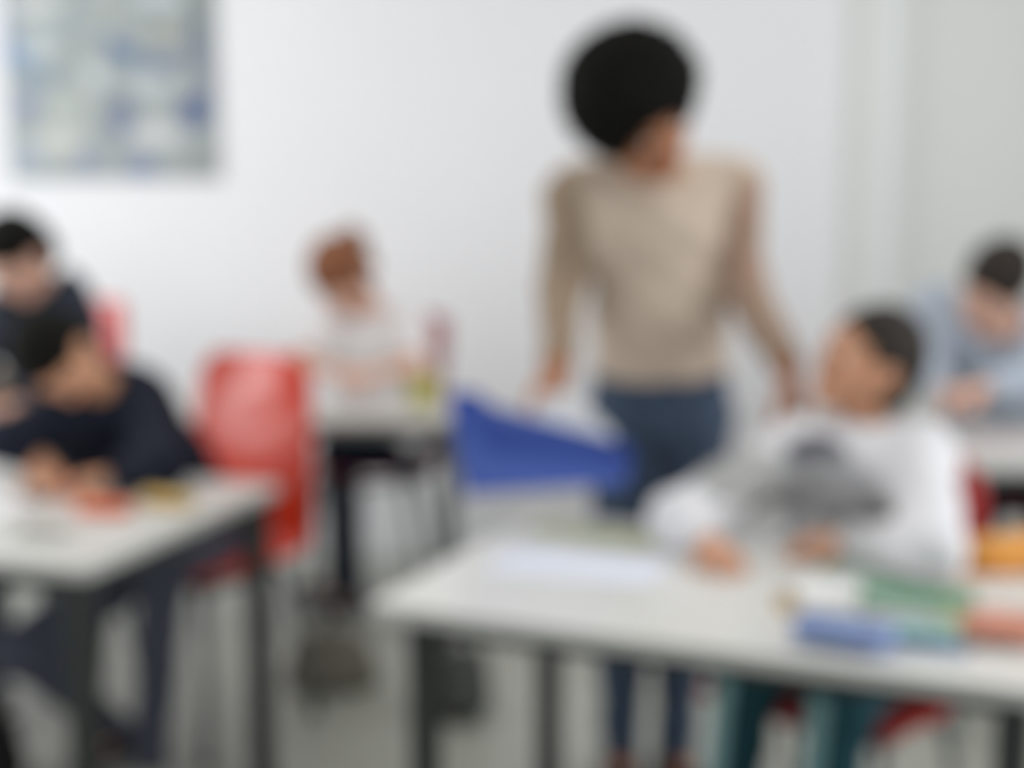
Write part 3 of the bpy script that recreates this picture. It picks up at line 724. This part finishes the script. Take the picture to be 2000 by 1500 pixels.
# small pencil sharpener
p = Z(1538, 1182, T + .01)
t = thing('pencil_sharpener', 'small brown pencil sharpener left of the lavender-blue pencil case', 'sharpener', (p.x, p.y, T), .3)
put('sharpener_body', box((0, 0, .014), (.028, .034, .028), .005), mat('ochre_plastic', srgb(186, 160, 118), .5), t)
put('blade', box((.004, 0, .0288), (.012, .026, .0015)), mat('dark_blade', (.08, .08, .08), .3, metal=.8), t)
# pencil by the hand
def pencil(label, a, b, m, r=.0037):
    a, b = Vector(a), Vector(b); d = (b - a)
    t = thing('pencil', label, 'pencil', a, 0, None)
    put('barrel', tube([(0, 0, 0), tuple(d * .86)], r, 6), m, t)
    put('tip', tube([tuple(d * .86), tuple(d)], r, 6, [1, .1]), mat('pencil_wood', srgb(205, 160, 110), .7), t)
# left table
lt = math.atan2(ul.y, ul.x)
pouch('orange pencil case on the left table in front of the navy sweater', 205, 990, .115, .055, .03, lt + .1, mat('orange_cloth', srgb(226, 112, 66), .7, var=.15))
pouch('yellow ochre pencil case on the left table right of the orange one', 330, 975, .12, .055, .03, lt - .05, mat('ochre_cloth', srgb(204, 168, 92), .7, var=.15))
flat('paper_sheet', 'pink sheet of paper under the hand of the boy in navy', 'paper', 110, 968, .12, .12, .001, lt + .2, mat('pink_paper', srgb(226, 190, 178), .8))
flat('paper_sheet', 'white sheet of paper at the left edge of the left table', 'paper', -10, 985, .16, .21, .001, lt - .1, m_paper)
pouch('flat grey pencil case at the front of the left table', 85, 1038, .10, .045, .014, lt + .1, mat('grey_cloth', srgb(160, 160, 150), .8))
pencil('orange pencil under the hand of the boy in navy', Z(120, 930, .79), Z(150, 965, T + .002), mat('orange_pencil', srgb(225, 100, 40), .5))
pouch('khaki bag on the left table at the left edge', -10, 770, .16, .09, .15, lt, mat('khaki_cloth', srgb(120, 108, 84), .8), name='cloth_bag', cat='bag')
# far table
p = Z(826, 785, T)
t = thing('pencil_cup', 'yellow-green cup standing at the right end of the far table', 'cup', (p.x, p.y, T))
put('cup', tube([(0, 0, .0), (0, 0, .001), (0, 0, .06), (0, 0, .095)], .046, 20, [.85, .87, .97, 1]), mat('lime_yellow_plastic', srgb(204, 200, 90), .5), t)
for i in range(4):
    a = i * 1.6
    pencil('red pencil standing in the yellow-green cup', (p.x + .012 * math.cos(a), p.y + .012 * math.sin(a), T + .097), (p.x + .03 * math.cos(a), p.y + .03 * math.sin(a), T + .18), mat('red_pencil', srgb(200, 60, 50), .5))
for o in [q for q in bpy.data.objects if q.name.startswith('pencil') and q.get('label', '').startswith('red pencil')]: o['group'] = 'red pencils in the cup'
# right rear table
flat('paper_sheet', 'pale blue sheet on the table at the right edge behind the boy', 'paper', 1950, 795, .3, .2, .001, 0, mat('pale_blue_paper', srgb(200, 212, 222), .8))
flat('paper_sheet', 'pale pink sheet nearer the front edge of the table at the right', 'paper', 1965, 860, .22, .14, .001, .05, mat('pale_pink_paper', srgb(222, 204, 204), .8))

# ------------------------------------------------------------------ bags on the floor and under the table
def schoolbag(label, loc, w_, d_, h_, rz, m, trimm):
    t = thing('school_bag', label, 'bag', loc, rz)
    P = [cap((0, 0, h_ * .28), (0, 0, h_ * .68), w_ / 2, w_ / 2 * .88, d_ / 2, d_ / 2 * .8, lat=(1, 0, 0), k=.02),
         ell((0, -d_ * .42, h_ * .32), (w_ * .36, d_ * .25, h_ * .26), k=.01),
         plane_cut((0, 0, .0), (0, 0, -1), (0, 0, -.3), .3)]
    put('bag_body', Field(P, .006).mesh((0, 0, 0), wob=.002, wf=60.), m, t)
    put('handle', tube([(-.04, 0, h_ * .9), (-.03, 0, h_ + .03), (.03, 0, h_ + .03), (.04, 0, h_ * .9)], .006), trimm, t)
    for x in (-.07, .07):
        put('strap', tube([(x, d_ * .35, h_ * .85), (x * 1.1, d_ * .62, h_ * .6), (x * 1.1, d_ * .58, h_ * .3), (x, d_ * .4, h_ * .12)], .009), trimm, t)
    return t
p = Z(900, 1400, 0)
schoolbag('dark grey school bag standing on the floor beyond the front table', (p.x, p.y, 0), .17, .13, .20, .3, mat('grey_bag_cloth', srgb(70, 72, 68), .85), m_blk)
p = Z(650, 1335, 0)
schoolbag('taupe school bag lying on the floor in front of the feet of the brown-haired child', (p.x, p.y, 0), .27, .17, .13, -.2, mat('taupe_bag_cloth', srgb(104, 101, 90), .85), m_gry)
p = Z(15, 1500, 0)
schoolbag('black school bag on the floor in the lower left corner', (p.x - .02, p.y - .1, 0), .20, .14, .16, .3, mat('black_bag_cloth', srgb(20, 20, 20), .85), m_blk)
